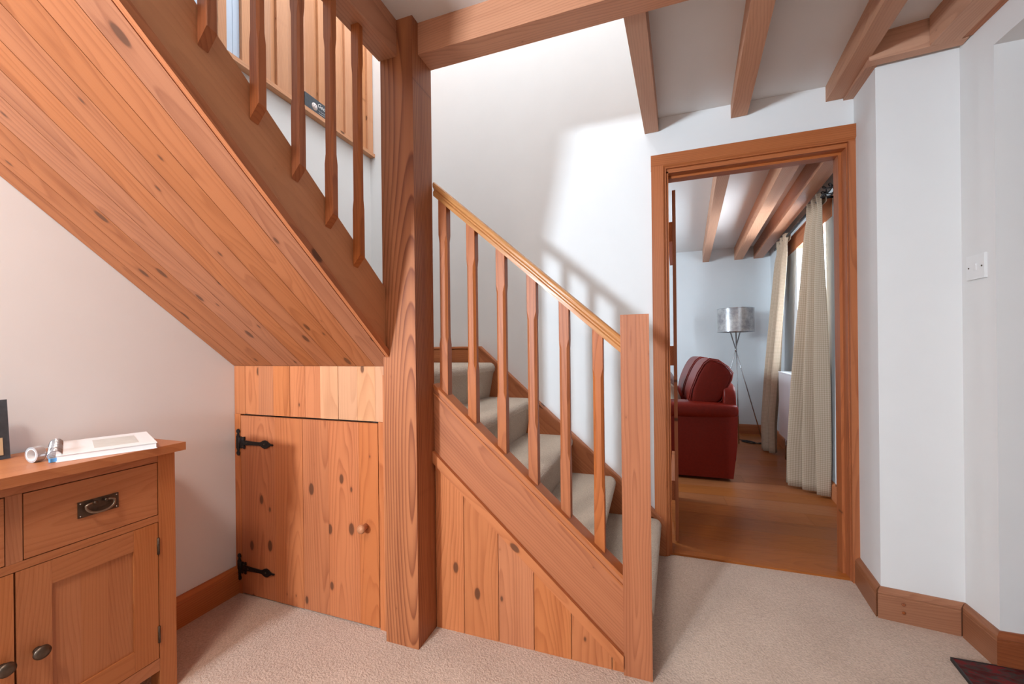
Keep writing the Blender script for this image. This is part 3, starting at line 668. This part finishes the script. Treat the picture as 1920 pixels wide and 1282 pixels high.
# ------------------------------------------------------------------ the living room through the doorway
YL = 5.70
def xr(y): return 1.150+.085*(y-2.4)
tag(wallbox('floor_living_room', (-2.2, 2.30, -.1), (1.9, YL+.1, -.004), DARKGAP))
fl = bpy.data.objects['floor_living_room']
rowx = 0
yb = 2.302
while yb < YL:
    ye = min(yb+.19, YL-.001)
    xx = -2.19-random.random()*1.1
    while xx < 1.6:
        x2 = xx+1.2; lim = xr((yb+ye)/2)+.02
        a, b = max(xx, -2.19), min(x2, lim)
        if b-a > .05: wbox('floor_plank', (a+.0006, yb+.0006, -.0038), (b-.0006, ye-.0006, .004), LAMINATE, fl, .001, grain=0)
        xx = x2
    yb = ye if ye < YL-.002 else YL
wallbox('wall_living_room_far', (-2.2, YL, 0), (1.9, YL+.12, 2.5), COOL)
wallbox('wall_living_room_left', (-2.32, 2.38, 0), (-2.2, YL, 2.5), COOL)
wallbox('ceiling_living_room', (-2.2, 2.38, 2.355), (1.9, YL, 2.47), CEIL)
def lrwall():
    bm = bmesh.new(); W0, W1 = 3.55, 4.40
    def seg(y0, y1, z0, z1):
        pts = [(xr(y0), y0), (xr(y1), y1), (xr(y1)+.28, y1), (xr(y0)+.28, y0)]
        a = [bm.verts.new((x, y, z0)) for x, y in pts]; b = [bm.verts.new((x, y, z1)) for x, y in pts]
        bm.faces.new(a); bm.faces.new(b[::-1])
        for i in range(4): bm.faces.new((a[i], a[(i+1) % 4], b[(i+1) % 4], b[i]))
    seg(2.381, W0, 0, 2.355); seg(W1, YL, 0, 2.355); seg(W0, W1, 0, .95); seg(W0, W1, 2.02, 2.355)
    return tag(finish(bm, 'wall_living_room_right', COOL), kind='structure')
lrwall()
wn = tag(worldprism('window_1', [(xr(3.55)+.20, 3.55, .95), (xr(4.40)+.20, 4.40, .95), (xr(4.40)+.20, 4.40, 1.0), (xr(3.55)+.20, 3.55, 1.0)], (.05, 0, 0), WHITE, (0, 1, 0)), kind='structure')
for nm, y0, y1, z0, z1 in (('top_rail', 3.55, 4.40, 1.96, 2.018), ('stile', 3.552, 3.61, 1.0, 1.96), ('stile', 4.34, 4.398, 1.0, 1.96), ('mullion', 3.945, 4.005, 1.0, 1.96)):
    worldprism(nm, [(xr(y0)+.20, y0, z0), (xr(y1)+.20, y1, z0), (xr(y1)+.20, y1, z1), (xr(y0)+.20, y0, z1)], (.05, 0, 0), WHITE, (0, 1, 0), wn)
worldprism('window_sill', [(xr(3.55)-.03, 3.55, .95), (xr(4.40)-.03, 4.40, .95), (xr(4.40)+.2, 4.40, .95), (xr(3.55)+.2, 3.55, .95)], (0, 0, .025), PINE, (0, 1, 0), wn, .004)
worldprism('window_lintel', [(xr(3.40)-.006, 3.40, 2.012), (xr(5.1)-.006, 5.1, 2.012), (xr(5.1)-.006, 5.1, 2.17), (xr(3.40)-.006, 3.40, 2.17)], (.09, 0, 0), PINE, (0, 1, 0), wn, .004)
skirt('baseboard_living_room_far', (-2.2, YL), (xr(YL), YL), (0, -1), PINE)
skirt('baseboard_living_room_right', (xr(2.39), 2.39), (xr(YL), YL), (-1, 0), PINE)
for (xa, w, mat, lab) in ((.425, .075, PINE_JOIST, 'pale pine living room joist nearest the open door'), (.790, .090, PINE_JOIST, 'pale pine living room joist between the lamp and the curtain beam'), (1.005, .10, PINE_BEAM, 'pine living room beam running along above the curtain pole')):
    s = .086
    joist('living_room_joist', (xa+s*(2.385-2.85), 2.385), (xa+s*(YL-2.85), YL-.001), w, 2.20, 2.20, mat, lab, None, 2.354)
# open ledged door
od = thing('open_plank_door', (.15, 2.45, .012), 'open ledged pine door seen edge on inside the living room', 'door')
dA = V((.060, 1, 0)).normalized(); dO = V((.1475, 2.395, .012)); dn = V((-dA.y, dA.x, 0))
for i in range(6):
    a, b = dO+dA*(.122*i+.0006), dO+dA*(.122*(i+1)-.0006)
    worldprism('plank', [a, b, b+V((0, 0, 1.96)), a+V((0, 0, 1.96))], dn*.018, PINE, (0, 0, 1), od, .002)
for z in (.22, .98, 1.68):
    a, b = dO+dn*.0182+dA*.02+V((0, 0, z)), dO+dn*.0182+dA*.72+V((0, 0, z))
    worldprism('ledge', [a, b, b+V((0, 0, .11)), a+V((0, 0, .11))], dn*.022, PINE, dA, od, .002)
# sofa, side on, its back to the right
so = thing('leather_sofa', (.2, 4.4, 0), 'oxblood red leather sofa with fat back cushions on the wood floor', 'sofa')
SY = 3.60; SX0, SX1 = -.32, .675
def taper(o, k=.05):
    for v in o.data.vertices: v.co.x += 0
    return o
def panel(n, y0, y1):
    o = prism(n, [(SX0, .03), (.632, .03), (.662, .30), (.668, .535), (SX0, .535)], y1-y0, (0, y1, 0), (1, 0, 0), (0, 0, 1), LEATHER, so, .014, 3, True)
    o.data.set_sharp_from_angle(angle=.9); return o
panel('arm_panel', SY, SY+.20); panel('arm_panel', 5.00, 5.20)
softbox('arm_pad', (SX0-.02, SY-.022, .505), (.682, SY+.24, .642), LEATHER, so, .055)
softbox('arm_pad', (SX0-.02, 4.97, .505), (.682, 5.215, .642), LEATHER, so, .055)
softbox('back_frame', (.555, SY+.03, .10), (.683, 5.18, .800), LEATHER, so, .045)
wbox('base', (SX0+.05, SY+.205, .05), (.55, 4.995, .30), LEATHER, so, .02, 3)
for y0, y1 in ((SY+.25, 4.30), (4.305, 4.96)):
    softbox('seat_cushion', (SX0, y0, .30), (.54, y1, .50), LEATHER, so, .06)
def back_cushion(y0, y1):
    prof = [(.305, .585), (.33, .73), (.385, .875), (.435, .962), (.480, .998), (.545, .985), (.618, .930), (.652, .880), (.640, .820), (.600, .735), (.565, .640), (.44, .560)]
    sc = y0/3.6*0+1.03
    bm = bmesh.new(); cxp = sum(p[0] for p in prof)/len(prof); czp = sum(p[1] for p in prof)/len(prof)
    ts = [0, .02, .06, .14, .35, .65, .86, .94, .98, 1]; ss = [.80, .92, .975, 1, 1.01, 1.01, 1, .975, .92, .80]
    R = [[bm.verts.new((cxp+(x-cxp)*k*1.02, y0+(y1-y0)*t, czp+(z-czp)*k*1.02)) for x, z in prof] for t, k in zip(ts, ss)]
    n = len(prof)
    for A, B in zip(R, R[1:]):
        for i in range(n): bm.faces.new((A[i], A[(i+1) % n], B[(i+1) % n], B[i]))
    bm.faces.new(R[0]); bm.faces.new(R[-1][::-1])
    o = finish(bm, 'back_cushion', LEATHER, so, None, True)
    m = o.modifiers.new('s', 'SUBSURF'); m.levels = 2; m.render_levels = 2
    for k in (1, 2):
        q = [(cxp+(x-cxp)*ss[k]*1.035, y0+(y1-y0)*ts[k], czp+(z-czp)*ss[k]*1.035) for x, z in prof]
        tube('cushion_piping', q, .005, LEATHER, o, 6, True)
back_cushion(SY+.06, 4.28); back_cushion(4.31, 5.15)
def pillow(name, c, size, rot, mat, label):
    t = softbox(name, V(c)-V(size)/2, V(c)+V(size)/2, mat, None, .03, rot=rot, puff=.035)
    return tag(t, label, 'cushion', 'cushions on the leather sofa')
pillow('scatter_cushion', (.20, 4.42, .70), (.07, .34, .36), Matrix.Rotation(-.25, 4, 'Y'), plain('grey_check', (.30, .22, .20), .9, noise=.4, nscale=18), 'grey brown check scatter cushion on the red leather sofa')
pillow('scatter_cushion', (.20, 4.03, .645), (.06, .30, .28), Matrix.Rotation(-.45, 4, 'Y'), plain('cream_linen', (.50, .43, .33), .9, noise=.15, nscale=40), 'cream linen scatter cushion on the red leather sofa')
# floor lamp
LY = 5.30; lk = LY/5.7
lx = 1.042*lk
lp = thing('floor_lamp', (lx, LY, 0), 'chrome tripod floor lamp with mottled silver drum shade in the far corner', 'lamp')
zt_, zb_ = 1.09+(1.579-1.09)*lk, 1.09+(1.288-1.09)*lk; rr = .207*lk
bm = bmesh.new(); k = 48; R = []
for q, z in ((rr, zb_), (rr, zt_), (rr-.003, zt_), (rr-.003, zb_)): R.append([bm.verts.new((lx+q*math.cos(i*2*math.pi/k), LY+q*math.sin(i*2*math.pi/k), z)) for i in range(k)])
for j in range(4):
    for i in range(k): bm.faces.new((R[j][i], R[j][(i+1) % k], R[(j+1) % 4][(i+1) % k], R[(j+1) % 4][i]))
o = finish(bm, 'lamp_shade', SHADE, lp, None, True); o.data.set_sharp_from_angle(angle=.6)
for z in (zt_, zb_): tube('shade_rim', [(lx+rr*math.cos(i*2*math.pi/32), LY+rr*math.sin(i*2*math.pi/32), z) for i in range(32)], .004, CHROME, o, 6, True)
for ang in (0, 2.1, 4.2):
    tube('shade_spoke', [(lx, LY, zb_+.03), (lx+(rr-.003)*math.cos(ang), LY+(rr-.003)*math.sin(ang), zb_+.01)], .003, CHROME, o, 6)
hub = V((lx, LY, 1.06))
for dx_, dy_ in ((.26, -.02), (-.03, -.24), (-.20, .22)):
    foot = V((lx+dx_, LY+dy_, .006)); d = (hub-foot).normalized(); top = hub+d*((zb_+.012-hub.z)/d.z)
    side = d.cross(V((0, 0, 1))).normalized()*.006
    tube('leg', [foot+side, top+side], .0065, CHROME, lp, 8)
lathe('joint', [(-.012, .014), (.012, .014)], hub, (0, 0, 1), CHROME, lp, 12)
tube('bulb_holder', [(lx, LY, zb_+.005), (lx, LY, zb_+.09)], .016, CHROME, lp, 10)
tag(tube('power_cable', [(lx+.02+.10*math.sin(i*.5)+i*.012, LY-.10+.07*math.cos(i*.62)-i*.006, .010) for i in range(22)], .005, CABLE, None, 6), 'black power cable looping on the wood floor below the tripod lamp', 'cable')
# radiator
rd = thing('radiator', (1.28, 4.6, .25), 'white panel radiator under the living room window', 'radiator')
def rpanel(n, y0, y1, z0, z1, off, t, bv): return worldprism(n, [(xr(y0)-off, y0, z0), (xr(y1)-off, y1, z0), (xr(y1)-off, y1, z1), (xr(y0)-off, y0, z1)], (t, 0, 0), ENAMEL, (0, 1, 0), rd, bv, 2)
rpanel('front_panel', 3.78, 4.50, .25, .84, .140, .014, .005); rpanel('back_panel', 3.78, 4.50, .25, .84, .050, .012, .004)
worldprism('top_grille', [(xr(3.78)-.143, 3.78, .842), (xr(4.50)-.143, 4.50, .842), (xr(4.50)-.03, 4.50, .842), (xr(3.78)-.03, 3.78, .842)], (0, 0, .012), ENAMEL, (0, 1, 0), rd, .003)
for y in (3.9, 4.38): rpanel('bracket', y, y+.02, .3, .8, .038, .037, .001)
for y in (3.80, 4.48): tube('pipe', [(xr(y)-.09, y, .30), (xr(y)-.09, y, .004)], .008, CHROME, rd, 8)
# curtain pole and curtains
def xp(y): return xr(y)-.075
cp = thing('curtain_pole', (xp(4), 4, 2.13), 'dark iron curtain pole with open scroll cage finial', 'curtain pole')
PZ = 2.135
tube('pole', [(xp(3.27), 3.27, PZ), (xp(4.98), 4.98, PZ)], .011, IRON, cp, 12)
for y in (3.36, 4.93):
    tube('bracket', [(xr(y)-.006, y, PZ+.0), (xp(y), y, PZ)], .008, IRON, cp, 8)
fc = V((xp(3.20), 3.20, PZ)); rodd = V((-.085, -1, 0)).normalized()
for k in range(5):
    a = k*2*math.pi/5; e1 = V((1, -.085, 0)).normalized(); e2 = V((0, 0, 1))
    pts = []
    for i in range(17):
        s = i/16; q = .040*math.sin(math.pi*s); tw = a+s*2.4
        pts.append(fc+rodd*(-.06+.12*s)+(e1*math.cos(tw)+e2*math.sin(tw))*q)
    tube('finial_scroll', pts, .0042, IRON, cp, 6)
lathe('finial_tip', [(0, .006), (.008, .010), (.016, .006), (.02, .001)], fc+rodd*.06, rodd, IRON, cp, 10)
def curtain(name, y0, y1, b0, b1, folds, amp, label, shift=0, seed=1, lean=0):
    rnd = random.Random(seed); nu, nv = 120, 40; bm = bmesh.new(); uvl = bm.loops.layers.uv.new('UVMap'); rows = []
    ph = [rnd.uniform(-.5, .5) for _ in range(folds*2+2)]
    for j in range(nv+1):
        v = j/nv; z = 2.165-(2.165-.022)*v; row = []
        pin = max(0, 1-v/.07)                                   # pinch-pleat heading
        flare = min(1, v*1.15)
        for i in range(nu+1):
            q = i/nu
            y = (y0+(y1-y0)*q)*(1-flare)+(b0+(b1-b0)*q)*flare
            A = amp*(.42+.58*min(1, v*1.6))*(1-.55*math.exp(-((v-.05)/.03)**2))
            w = math.sin(2*math.pi*folds*q+.5*math.sin(5*q+seed)+.35*math.sin(3*v+seed))
            fine_ = .008*pin*math.sin(2*math.pi*folds*4*q)
            x = xp(y)-.006+shift*flare-A*w+fine_+.012*math.sin(9*q+2*v+seed)*flare+lean*flare*(q-.5)
            row.append(bm.verts.new((x, y, z)))
        rows.append(row)
    for j in range(nv):
        for i in range(nu):
            fce = bm.faces.new((rows[j][i], rows[j][i+1], rows[j+1][i+1], rows[j+1][i])); 
            for l, (a, b) in zip(fce.loops, ((i, j), (i+1, j), (i+1, j+1), (i, j+1))): l[uvl].uv = (a/nu*1.1, b/nv*2.15)
    t = thing(name, (xp(b0), (b0+b1)/2, .02), label, 'curtain')
    o = finish(bm, 'drape', CURTAIN, t, None, True)
    m = o.modifiers.new('t', 'SOLIDIFY'); m.thickness = .003
    sweep('heading_tape', [(0, 0), (.004, 0), (.004, .05), (0, .05)], (xp(y0)+.02, y0, 2.10), (xp(y1)+.02, y1, 2.10), (1, 0, 0), CURTAIN, t)
    return t
curtain('curtain', 3.33, 3.66, 3.40, 3.66, 3, .060, 'beige lattice curtain hanging near the doorway, in front of the radiator', -.045, 3, -.22)
curtain('curtain', 4.38, 4.86, 4.62, 4.90, 3, .045, 'beige lattice curtain beyond the radiator beside the tripod lamp', -.115, 5, -.06)
